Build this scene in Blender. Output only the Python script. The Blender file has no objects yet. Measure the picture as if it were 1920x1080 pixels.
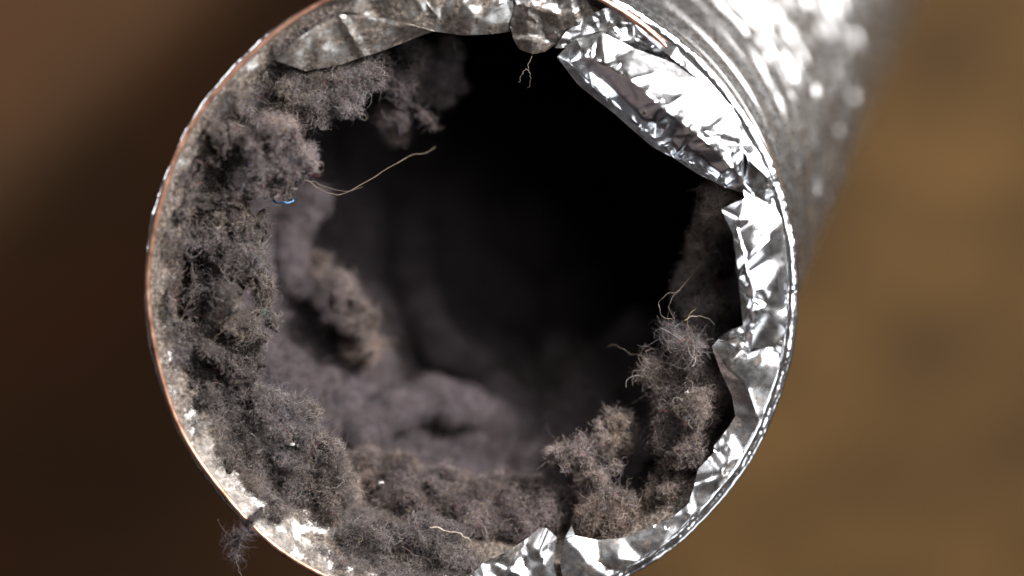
import bpy, bmesh, math, random
import numpy as np
from mathutils import Vector
from mathutils.geometry import delaunay_2d_cdt

random.seed(7)
RNG = np.random.default_rng(11)
scene = bpy.context.scene
COL = scene.collection

# ------------------------------------------------------------------ camera, world, lamps, exposure
MM = 0.001
HT = 320.0                 # height of the duct's mouth above the ground, mm
DIST = 449.0               # camera height above the mouth, mm
CAMX, CAMY = 6.15, 0.5
PX = 0.0843                # mm per photo pixel in the plane of the mouth

cam_d = bpy.data.cameras.new("camera")
cam = bpy.data.objects.new("camera", cam_d)
COL.objects.link(cam)
scene.camera = cam
cam.location = (CAMX * MM, CAMY * MM, (HT + DIST) * MM)
cam_d.lens = 100.0
cam_d.sensor_width = 36.0
cam_d.clip_start = 0.01
cam_d.clip_end = 20.0
cam_d.dof.use_dof = True
cam_d.dof.focus_distance = (DIST + 3.0) * MM
cam_d.dof.aperture_fstop = 3.4
cam_d.dof.aperture_blades = 0

world = bpy.data.worlds.new("World")
scene.world = world
world.use_nodes = True
bgn = world.node_tree.nodes["Background"]
wnt = world.node_tree
wtc = wnt.nodes.new('ShaderNodeTexCoord')
wnz = wnt.nodes.new('ShaderNodeTexNoise')           # a dim, cluttered room: brown and grey patches all round
wnz.inputs['Scale'].default_value = 3.0
wnz.inputs['Detail'].default_value = 3.0
wrp = wnt.nodes.new('ShaderNodeValToRGB')
wrp.color_ramp.elements[0].position = 0.40
wrp.color_ramp.elements[0].color = (0.02, 0.016, 0.014, 1)
wrp.color_ramp.elements[1].position = 0.66
wrp.color_ramp.elements[1].color = (0.34, 0.33, 0.33, 1)
we = wrp.color_ramp.elements.new(0.52)
we.color = (0.10, 0.070, 0.055, 1)
wnt.links.new(wtc.outputs['Generated'], wnz.inputs['Vector'])
wnt.links.new(wnz.outputs['Fac'], wrp.inputs['Fac'])
wnt.links.new(wrp.outputs['Color'], bgn.inputs[0])
bgn.inputs[1].default_value = 0.45


def area_lamp(name, loc, target, sx, sy, power, color):
    d = bpy.data.lights.new(name, 'AREA')
    d.shape = 'RECTANGLE'
    d.size, d.size_y = sx * MM, sy * MM
    d.energy = power
    d.color = color
    o = bpy.data.objects.new(name, d)
    COL.objects.link(o)
    o.location = (loc[0] * MM, loc[1] * MM, (loc[2] + HT) * MM)
    v = Vector(target) - Vector(loc)
    o.rotation_euler = v.to_track_quat('-Z', 'Y').to_euler()
    return o


area_lamp("softbox_key", (275, 240, 280), (0, 0, 0), 280, 260, 2.4, (1.0, 0.97, 0.95))
area_lamp("added_hard_key", (300, 280, 240), (0, 0, 0), 40, 40, 7.0, (1.0, 0.96, 0.93))  # small hard lamp added beside the key for crisper shadows
area_lamp("added_top_fill", (190, 60, 430), (0, 0, -20), 170, 170, 0.48, (0.97, 0.97, 1.0))  # added overhead fill, lifts the deep lint and the foil reflections
area_lamp("softbox_side", (330, 220, 20), (40, 60, -50), 200, 260, 0.80, (1.0, 0.97, 0.94))
area_lamp("added_low_fill", (330, -300, 150), (0, 0, 0), 260, 260, 0.35, (0.96, 0.98, 1.0))  # added low fill, no real source, brightens the lower right lip
area_lamp("softbox_fill", (-330, 190, 230), (0, 0, 0), 200, 260, 0.65, (0.98, 0.98, 1.0))

scene.view_settings.view_transform = 'Standard'
scene.view_settings.look = 'None'
scene.view_settings.exposure = 0.0
scene.view_settings.gamma = 1.0
scene.render.engine = 'CYCLES'
scene.cycles.max_bounces = 6
scene.cycles.diffuse_bounces = 3
scene.cycles.glossy_bounces = 4
try:
    scene.cycles_curves.shape = 'RIBBONS'
    scene.cycles_curves.subdivisions = 2
except Exception:
    pass


# ------------------------------------------------------------------ helpers
def at(px, py, z=0.0):
    """mm point (mouth centre = origin, z up) seen at that place of the frame at height z."""
    s = PX * (DIST - z) / DIST
    return np.array((CAMX + (px - 960) * s, CAMY - (py - 540) * s, z))


def hash3(ix, iy, iz, seed):
    h = (ix * 374761393 + iy * 668265263 + iz * 2147483647 + seed * 1274126177) & 0xFFFFFFFF
    h = ((h ^ (h >> 13)) * 1274126177) & 0xFFFFFFFF
    h = ((h ^ (h >> 16)) * 2246822519) & 0xFFFFFFFF
    return ((h ^ (h >> 15)) & 0xFFFFFF) / float(0xFFFFFF) * 2 - 1


def vnoise(p, scale, seed=0):
    q = np.asarray(p, float) / scale
    i = np.floor(q).astype(np.int64)
    f = q - i
    u = f * f * f * (f * (f * 6 - 15) + 10)
    r = 0
    for dx in (0, 1):
        wx = u[:, 0] if dx else 1 - u[:, 0]
        for dy in (0, 1):
            wy = u[:, 1] if dy else 1 - u[:, 1]
            for dz in (0, 1):
                wz = u[:, 2] if dz else 1 - u[:, 2]
                r = r + wx * wy * wz * hash3(i[:, 0] + dx, i[:, 1] + dy, i[:, 2] + dz, seed)
    return r


def fbm(p, scale, octv=4, seed=0, gain=0.5):
    r, a, t = 0, 1.0, 0
    for k in range(octv):
        r = r + a * vnoise(p, scale / 2 ** k, seed + 17 * k)
        t += a
        a *= gain
    return r / t


def link(name, data, parent=None, origin=None):
    o = bpy.data.objects.new(name, data)
    COL.objects.link(o)
    if parent is not None:
        o.parent = parent
    elif origin is not None:
        o.location = (origin[0] * MM, origin[1] * MM, (origin[2] + HT) * MM)
    return o


def mesh_obj(name, verts, faces, mat, parent=None, origin=(0, 0, 0), smooth=True):
    me = bpy.data.meshes.new(name)
    v = (np.asarray(verts, float) - np.asarray(origin, float)) * MM
    me.from_pydata(v.tolist(), [], [tuple(int(i) for i in f) for f in faces])
    me.materials.append(mat)
    if smooth:
        me.polygons.foreach_set('use_smooth', [True] * len(me.polygons))
    me.update()
    return link(name, me, parent, origin)


def empty(name, origin):
    return link(name, None, None, origin)


def tag(o, label=None, cat=None, group=None, kind=None):
    for k, v in (("label", label), ("category", cat), ("group", group), ("kind", kind)):
        if v:
            o[k] = v
    return o


def tube(path, radii, n=10):
    """closed-ended tube along a polyline (mm)"""
    P = np.asarray(path, float)
    m = len(P)
    r = np.broadcast_to(np.asarray(radii, float), (m,))
    T = np.gradient(P, axis=0)
    T /= np.linalg.norm(T, axis=1)[:, None] + 1e-9
    ref = np.array((0.13, 0.21, 0.97))
    V, F = [], []
    for k in range(m):
        a = np.cross(T[k], ref)
        a /= np.linalg.norm(a) + 1e-9
        b = np.cross(T[k], a)
        for j in range(n):
            g = 2 * math.pi * j / n
            V.append(P[k] + r[k] * (math.cos(g) * a + math.sin(g) * b))
    for k in range(m - 1):
        for j in range(n):
            j2 = (j + 1) % n
            F.append((k * n + j, k * n + j2, (k + 1) * n + j2, (k + 1) * n + j))
    F.append(tuple(range(n))[::-1])
    F.append(tuple((m - 1) * n + j for j in range(n)))
    return V, F


def spline(pts, n):
    """Catmull-Rom through points"""
    P = np.asarray(pts, float)
    P = np.vstack((2 * P[0] - P[1], P, 2 * P[-1] - P[-2]))
    out = []
    segs = len(P) - 3
    for t in np.linspace(0, segs - 1e-6, n):
        i = int(t)
        f = t - i
        a, b, c, d = P[i:i + 4]
        out.append(0.5 * (2 * b + (c - a) * f + (2 * a - 5 * b + 4 * c - d) * f * f + (3 * b - a - 3 * c + d) * f ** 3))
    return np.array(out)


# ------------------------------------------------------------------ materials
def new_mat(name):
    m = bpy.data.materials.new(name)
    m.use_nodes = True
    nt = m.node_tree
    return m, nt, nt.nodes["Principled BSDF"]


def nd(nt, typ, **kw):
    n = nt.nodes.new(typ)
    for k, v in kw.items():
        if k in n.inputs.keys():
            n.inputs[k].default_value = v
        else:
            setattr(n, k, v)
    return n


def ramp(nt, stops):
    n = nt.nodes.new('ShaderNodeValToRGB')
    while len(n.color_ramp.elements) < len(stops):
        n.color_ramp.elements.new(0.5)
    for e, (p, c) in zip(n.color_ramp.elements, stops):
        e.position = p
        e.color = c if len(c) == 4 else (*c, 1)
    return n


def foil_material(name, dust=0.0, rough=0.15, bump=0.10, tint=(0.88, 0.88, 0.89)):
    """crumpled aluminium foil under a layer of dust that covers `dust` of it"""
    m, nt, bs = new_mat(name)
    L = nt.links
    geo = nt.nodes.new('ShaderNodeNewGeometry')
    bs.inputs['Metallic'].default_value = 1
    bs.inputs['Base Color'].default_value = (*tint, 1)
    n1 = nd(nt, 'ShaderNodeTexNoise', Scale=900.0, Detail=4.0)
    L.new(geo.outputs['Position'], n1.inputs['Vector'])
    rr = nd(nt, 'ShaderNodeMapRange')
    rr.inputs['To Min'].default_value = rough * 0.6
    rr.inputs['To Max'].default_value = rough * 1.6
    L.new(n1.outputs['Fac'], rr.inputs['Value'])
    L.new(rr.outputs['Result'], bs.inputs['Roughness'])
    n2 = nd(nt, 'ShaderNodeTexNoise', Scale=420.0, Detail=5.0)
    L.new(geo.outputs['Position'], n2.inputs['Vector'])
    bp = nd(nt, 'ShaderNodeBump', Strength=bump, Distance=0.0006)
    L.new(n2.outputs['Fac'], bp.inputs['Height'])
    L.new(bp.outputs['Normal'], bs.inputs['Normal'])
    # dust
    d = nt.nodes.new('ShaderNodeBsdfDiffuse')
    n3 = nd(nt, 'ShaderNodeTexNoise', Scale=330.0, Detail=8.0, Roughness=0.62)
    L.new(geo.outputs['Position'], n3.inputs['Vector'])
    cr = ramp(nt, [(0.34, (0.025, 0.019, 0.016)), (0.5, (0.10, 0.082, 0.070)), (0.68, (0.27, 0.23, 0.195))])
    n5 = nd(nt, 'ShaderNodeTexNoise', Scale=1500.0, Detail=5.0, Roughness=0.7)
    L.new(geo.outputs['Position'], n5.inputs['Vector'])
    L.new(n5.outputs['Fac'], cr.inputs['Fac'])
    L.new(cr.outputs['Color'], d.inputs['Color'])
    b2 = nd(nt, 'ShaderNodeBump', Strength=0.8, Distance=0.0004)
    L.new(n5.outputs['Fac'], b2.inputs['Height'])
    L.new(b2.outputs['Normal'], d.inputs['Normal'])
    c = 0.72 - 0.44 * dust
    mr = nd(nt, 'ShaderNodeMapRange')
    mr.inputs['From Min'].default_value = c - 0.05
    mr.inputs['From Max'].default_value = c + 0.07
    mr.inputs['To Max'].default_value = min(1.0, 0.55 + dust * 0.5)
    L.new(n3.outputs['Fac'], mr.inputs['Value'])
    mx = nt.nodes.new('ShaderNodeMixShader')
    L.new(mr.outputs['Result'], mx.inputs['Fac'])
    L.new(bs.outputs['BSDF'], mx.inputs[1])
    L.new(d.outputs['BSDF'], mx.inputs[2])
    L.new(mx.outputs['Shader'], nt.nodes['Material Output'].inputs['Surface'])
    return m


def copper_material():
    m, nt, bs = new_mat("copper_wire")
    L = nt.links
    geo = nt.nodes.new('ShaderNodeNewGeometry')
    n = nd(nt, 'ShaderNodeTexNoise', Scale=500.0, Detail=5.0)
    L.new(geo.outputs['Position'], n.inputs['Vector'])
    cr = ramp(nt, [(0.32, (0.20, 0.095, 0.06)), (0.55, (0.48, 0.26, 0.18)), (0.75, (0.64, 0.41, 0.31))])
    L.new(n.outputs['Fac'], cr.inputs['Fac'])
    L.new(cr.outputs['Color'], bs.inputs['Base Color'])
    bs.inputs['Metallic'].default_value = 0.85
    bs.inputs['Roughness'].default_value = 0.38
    return m


def lint_material(name, color, patch=(0.19, 0.165, 0.16)):
    """matted grey-mauve lint body (under the loose fibres), its colour darkened for shade"""
    m, nt, bs = new_mat(name)
    L = nt.links
    geo = nt.nodes.new('ShaderNodeNewGeometry')
    n = nd(nt, 'ShaderNodeTexNoise', Scale=700.0, Detail=8.0, Roughness=0.7)
    L.new(geo.outputs['Position'], n.inputs['Vector'])
    a = tuple(c * 0.45 for c in color)
    b = tuple(min(1, c * 1.5) for c in color)
    cr = ramp(nt, [(0.3, a), (0.5, color), (0.72, b)])
    L.new(n.outputs['Fac'], cr.inputs['Fac'])
    n2 = nd(nt, 'ShaderNodeTexNoise', Scale=110.0, Detail=3.0)
    L.new(geo.outputs['Position'], n2.inputs['Vector'])
    r2 = ramp(nt, [(0.45, (0, 0, 0)), (0.62, (1, 1, 1))])
    L.new(n2.outputs['Fac'], r2.inputs['Fac'])
    mx = nd(nt, 'ShaderNodeMixRGB')
    L.new(r2.outputs['Color'], mx.inputs['Fac'])
    L.new(cr.outputs['Color'], mx.inputs['Color1'])
    mx.inputs['Color2'].default_value = (*patch, 1)
    L.new(mx.outputs['Color'], bs.inputs['Base Color'])
    bs.inputs['Roughness'].default_value = 1
    bs.inputs['Specular IOR Level'].default_value = 0.05
    bp = nd(nt, 'ShaderNodeBump', Strength=1.0, Distance=0.0008)
    n4 = nd(nt, 'ShaderNodeTexNoise', Scale=1800.0, Detail=6.0, Roughness=0.75)
    L.new(geo.outputs['Position'], n4.inputs['Vector'])
    L.new(n4.outputs['Fac'], bp.inputs['Height'])
    L.new(bp.outputs['Normal'], bs.inputs['Normal'])
    return m


def fibre_material():
    """each fibre carries its own colour in the attribute 'tint'"""
    m, nt, bs = new_mat("lint_fibre")
    L = nt.links
    at_ = nt.nodes.new('ShaderNodeAttribute')
    at_.attribute_name = 'tint'
    d = nt.nodes.new('ShaderNodeBsdfDiffuse')
    t = nt.nodes.new('ShaderNodeBsdfTranslucent')
    L.new(at_.outputs['Color'], d.inputs['Color'])
    L.new(at_.outputs['Color'], t.inputs['Color'])
    mx = nt.nodes.new('ShaderNodeMixShader')
    mx.inputs['Fac'].default_value = 0.3
    L.new(d.outputs['BSDF'], mx.inputs[1])
    L.new(t.outputs['BSDF'], mx.inputs[2])
    L.new(mx.outputs['Shader'], nt.nodes['Material Output'].inputs['Surface'])
    return m


def plain_material(name, color, rough=0.6, spec=0.3):
    m, nt, bs = new_mat(name)
    L = nt.links
    geo = nt.nodes.new('ShaderNodeNewGeometry')
    n = nd(nt, 'ShaderNodeTexNoise', Scale=2500.0, Detail=3.0)
    L.new(geo.outputs['Position'], n.inputs['Vector'])
    cr = ramp(nt, [(0.3, tuple(c * 0.6 for c in color)), (0.7, tuple(min(1, c * 1.25) for c in color))])
    L.new(n.outputs['Fac'], cr.inputs['Fac'])
    L.new(cr.outputs['Color'], bs.inputs['Base Color'])
    bs.inputs['Roughness'].default_value = rough
    bs.inputs['Specular IOR Level'].default_value = spec
    return m


def board_material(name, dark, mid, light, seed):
    m, nt, bs = new_mat(name)
    L = nt.links
    geo = nt.nodes.new('ShaderNodeNewGeometry')
    mp = nd(nt, 'ShaderNodeMapping')
    mp.inputs['Location'].default_value = (seed, seed * 0.7, 0)
    mp.inputs['Rotation'].default_value = (0, 0, math.radians(25))
    mp.inputs['Scale'].default_value = (1.0, 1.7, 1.0)
    L.new(geo.outputs['Position'], mp.inputs['Vector'])
    n = nd(nt, 'ShaderNodeTexNoise', Scale=17.0, Detail=6.0, Roughness=0.62)
    L.new(mp.outputs['Vector'], n.inputs['Vector'])
    cr = ramp(nt, [(0.33, dark), (0.5, mid), (0.67, light)])
    L.new(n.outputs['Fac'], cr.inputs['Fac'])
    w = nd(nt, 'ShaderNodeTexWave', Scale=60.0, Distortion=9.0, Detail=3.0)
    L.new(mp.outputs['Vector'], w.inputs['Vector'])
    mx = nd(nt, 'ShaderNodeMixRGB', blend_type='MULTIPLY')
    mx.inputs['Fac'].default_value = 0.35
    L.new(cr.outputs['Color'], mx.inputs['Color1'])
    L.new(w.outputs['Color'], mx.inputs['Color2'])
    L.new(mx.outputs['Color'], bs.inputs['Base Color'])
    bs.inputs['Roughness'].default_value = 0.8
    bs.inputs['Specular IOR Level'].default_value = 0.1
    return m


M_foil = foil_material("bright_foil", 0.17, 0.19, 0.03, (0.84, 0.86, 0.89))
M_foil_soft = foil_material("scuffed_foil", 0.34, 0.24, 0.05, (0.80, 0.81, 0.83))
M_foil_dirty = foil_material("dusty_foil", 0.62, 0.28, 0.15, (0.75, 0.74, 0.72))
M_liner = foil_material("dust_caked_foil", 0.80, 0.24, 0.25, (0.80, 0.78, 0.75))
M_sleeve = foil_material("outer_foil", 0.0, 0.24, 0.06, (0.86, 0.86, 0.87))
M_copper = copper_material()
M_fibre = fibre_material()
M_lint = lint_material("gap_shade_lint", (0.048, 0.040, 0.038), (0.062, 0.052, 0.050))  # very dark body: shade between the fibres put into its colour
M_deep = lint_material("shaded_deep_lint", (0.088, 0.073, 0.080), (0.062, 0.052, 0.058))  # deep lint toned down: the interior's shade put into its colour
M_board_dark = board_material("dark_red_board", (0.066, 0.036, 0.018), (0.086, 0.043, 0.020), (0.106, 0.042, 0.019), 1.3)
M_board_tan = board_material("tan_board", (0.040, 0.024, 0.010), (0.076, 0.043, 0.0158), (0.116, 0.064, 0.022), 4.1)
M_ground = plain_material("brown_ground", (0.05, 0.035, 0.02), 0.9, 0.1)

# ------------------------------------------------------------------ ground
g = mesh_obj("ground", [(-3000, -3000, -HT - 24), (3000, -3000, -HT - 24), (3000, 3000, -HT - 24), (-3000, 3000, -HT - 24)], [(0, 1, 2, 3)], M_ground, origin=(0, 0, -HT - 24), smooth=False)
tag(g, kind="structure")


def box(x0, x1, y0, y1, z0, z1, ch=2.0):
    """board with chamfered top edges"""
    V = [(x0, y0, z0), (x1, y0, z0), (x1, y1, z0), (x0, y1, z0), (x0, y0, z1 - ch), (x1, y0, z1 - ch), (x1, y1, z1 - ch), (x0, y1, z1 - ch),
         (x0 + ch, y0 + ch, z1), (x1 - ch, y0 + ch, z1), (x1 - ch, y1 - ch, z1), (x0 + ch, y1 - ch, z1)]
    F = [(3, 2, 1, 0), (8, 9, 10, 11)]
    for a, b in ((0, 4), (4, 8)):
        for k in range(4):
            k2 = (k + 1) % 4
            F.append((a + k, a + k2, b + k2, b + k))
    return V, F


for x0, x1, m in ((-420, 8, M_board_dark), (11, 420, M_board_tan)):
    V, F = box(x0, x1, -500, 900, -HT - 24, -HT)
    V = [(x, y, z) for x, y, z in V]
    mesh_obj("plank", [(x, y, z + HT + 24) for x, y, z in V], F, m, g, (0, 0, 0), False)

# ------------------------------------------------------------------ duct: path, sleeve, liner, wire, lip
AZ = math.radians(60)
SLOPE = 0.65                # how far the duct leans away per mm of depth
DIP = math.atan(1 / SLOPE)
HEAD = np.array((math.cos(AZ), math.sin(AZ), 0.0))
SIDE = np.array((math.sin(AZ), -math.cos(AZ), 0.0))
UP = np.array((0, 0, 1.0))


def rim_z(x, y):
    """the mouth is not quite flat: it lifts towards the upper left"""
    r = np.hypot(x, y) + 1e-6
    c = np.clip((x * math.cos(math.radians(140)) + y * math.sin(math.radians(140))) / r, 0, 1)
    return 5.0 * c ** 1.3 * np.clip(r / 51, 0, 1)


def path():
    """centre line from the mouth down to the ground, with the sections' second axis"""
    pts, e2 = [], []
    p = np.zeros(3)
    a = DIP
    s = 0.0
    while s < 620:
        ds = 0.5 if s < 12 else (0.62 if s < 190 else 4.0)
        if p[2] < -150:
            a = DIP * max(0.0, (p[2] + HT - 50.0) / (HT - 200.0)) ** 0.5
        T = HEAD * math.cos(a) - UP * math.sin(a)
        perp = HEAD * math.sin(a) + UP * math.cos(a)
        w = np.clip((s - 150) / 150, 0, 1)
        e = HEAD * (1 - w) + perp * w
        pts.append(p.copy())
        e2.append(e / np.linalg.norm(e))
        p = p + T * ds
        s += ds
    return np.array(pts), np.array(e2)


PATH, E2 = path()
ARC = np.concatenate(([0], np.cumsum(np.linalg.norm(np.diff(PATH, axis=0), axis=1))))


def duct_tube(radius_fn, n, k0=0, k1=None, step=1, lift=True):
    idx = np.arange(k0, k1 if k1 else len(PATH), step)
    psi = np.linspace(0, 2 * math.pi, n, endpoint=False)
    V = np.zeros((len(idx), n, 3))
    for a, k in enumerate(idx):
        R = radius_fn(psi, ARC[k])
        ring = PATH[k] + (np.cos(psi) * R)[:, None] * SIDE + (np.sin(psi) * R)[:, None] * E2[k]
        if lift:
            ring[:, 2] += rim_z(ring[:, 0] - PATH[k][0], ring[:, 1] - PATH[k][1]) * max(0, 1 - ARC[k] / 60)
        V[a] = ring
    F = []
    m = len(idx)
    ii = np.arange(m * n).reshape(m, n)
    A, B = ii[:-1], np.roll(ii, -1, axis=1)[:-1]
    C, D = np.roll(ii, -1, axis=1)[1:], ii[1:]
    F = np.stack((A, B, C, D), axis=-1).reshape(-1, 4)
    return V.reshape(-1, 3), F, (m, n)


duct = empty("flexible_duct", (0, 0, -HT))
tag(duct, "torn silver foil dryer duct with a copper wire coil, its open mouth packed with lint", "duct")


def off_duct(name, V, F, mat, smooth=True):
    """a mesh that is a part of the duct"""
    return mesh_obj(name, V, F, mat, duct, (0, 0, -HT), smooth)


def sleeve_r(psi, s):
    base = 50.6 - 3.4 * min(1, s / 9.0)
    ph = 2 * math.pi * s / 4.2 + psi
    q = np.stack((np.cos(psi) * 40, np.sin(psi) * 40, np.full_like(psi, s * 1.1)), axis=1)
    amp = 0.35 + 0.65 * np.clip((s - 14) / 20, 0, 1) * (0.6 + 0.6 * vnoise(q, 12, 14))
    corr = (np.abs(np.sin(ph / 2 + 0.9 * vnoise(q, 15, 8))) - 0.6) * 0.8 * min(1, s / 4) * amp
    fine = (0.24 * np.sin(2 * math.pi * s / 1.35 + 2.5 * vnoise(q, 14, 4)) + 0.10 * np.sin(2 * math.pi * s / 0.83 + 2.0 * vnoise(q, 11, 6))) * min(1, s / 3) * (1 - 0.6 * np.clip((s - 18) / 20, 0, 1))
    crum = np.abs(fbm(q, 6.0, 4, 5)) * 1.7 * np.clip((s - 14) / 22, 0, 1)
    dent = -1.6 * np.clip(vnoise(q, 3.4, 44) - 0.42, 0, 1) * np.clip((s - 24) / 10, 0, 1)
    return base + corr + fine + crum * 0.6 + dent


V, F, _ = duct_tube(sleeve_r, 480)
off_duct("foil_sleeve", V, F, M_sleeve)


def liner_r(psi, s):
    q = np.stack((np.cos(psi) * 40, np.sin(psi) * 40, np.full_like(psi, s)), axis=1)
    base = 50.7 - 0.9 * min(1, s / 1.5) - 3.4 * min(1, s / 9.0)
    return base - 0.2 - 1.7 * np.abs(fbm(q, 5.0, 4, 31)) * min(1, s / 1.5) - 0.25 * (1 + np.sin(2 * math.pi * s / 4.2 + psi)) * min(1, s / 3)


V, F, _ = duct_tube(liner_r, 420, 0, 260)
off_duct("inner_liner", V, F, M_liner)

# wire: free end at 50 degrees, round the rim anticlockwise, then down inside the sleeve as a coil
wp = []
for d in np.arange(49.6, 49.6 + 238, 1.5):
    t = math.radians(d)
    u = d - 49.6
    r = 48.7 + min(1.0, u / 22) ** 0.8 * 2.0 if u < 200 else 50.7 - min(1, (u - 200) / 60) * 1.9
    zc = 0.6 if u < 195 else 0.6 - (u - 195) / 360 * 6.0
    x, y = r * math.cos(t), r * math.sin(t)
    zz = zc + float(rim_z(x, y)) + 0.25 * math.sin(u * 0.11)
    if u < 20:
        zz += 0.2 - (20 - u) * 0.05
    c = HEAD * max(0, (0.6 - zc)) * SLOPE
    wp.append((x + c[0] + 0.12 * math.sin(u * 0.23), y + c[1] + 0.12 * math.cos(u * 0.19), zz))
V, F = tube(wp, 0.43, 10)
off_duct("copper_wire", V, F, M_copper)


# rolled foil lip: wide on the right, a thin film under the wire on the left
def lip():
    n, k = 1500, 14
    t = np.linspace(0, 2 * math.pi, n, endpoint=False)[:, None]
    g = np.linspace(0, 2 * math.pi, k, endpoint=False)[None, :]
    dg = np.degrees(t)
    on_right = 0.5 + 0.5 * np.cos(np.radians(dg - 355))
    w = 0.42 + 0.60 * on_right ** 1.2
    h = 0.50 + 0.15 * on_right
    wob = 0.16 * np.sin(dg * 0.31) + 0.10 * np.sin(dg * 0.83 + 1)
    R = 51.15 - 0.75 * on_right + 0.4 * wob
    zc = -0.35 + 0.45 * on_right + wob * 0.6
    X = (R + w * np.cos(g)) * np.cos(t)
    Y = (R + w * np.cos(g)) * np.sin(t)
    Z = zc + h * np.sin(g) + 0 * t
    P = np.stack((X, Y, Z), axis=-1).reshape(-1, 3)
    q = np.stack((np.degrees(t) * 0.89 + 0 * g, 1.3 * np.sin(g) + 0 * t, 1.3 * np.cos(g) + 0 * t), axis=-1).reshape(-1, 3)
    d = 0.17 * np.abs(fbm(q, 1.9, 3, 3)) - 0.05
    P[:, 2] += d * 1.5 + rim_z(P[:, 0], P[:, 1])
    P[:, :2] *= (1 + d * 0.012)[:, None]
    ii = np.arange(n * k).reshape(n, k)
    A, B = ii, np.roll(ii, -1, axis=0)
    F = np.stack((A, B, np.roll(B, -1, axis=1), np.roll(A, -1, axis=1)), axis=-1).reshape(-1, 4)
    return P, F


V, F = lip()
off_duct("foil_lip", V, F, M_foil)


# ------------------------------------------------------------------ crumpled foil flaps
def inside(pt, poly):
    x, y = pt
    c = False
    j = len(poly) - 1
    for i in range(len(poly)):
        xi, yi = poly[i][:2]
        xj, yj = poly[j][:2]
        if (yi > y) != (yj > y) and x < (xj - xi) * (y - yi) / (yj - yi + 1e-12) + xi:
            c = not c
        j = i
    return c


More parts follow.
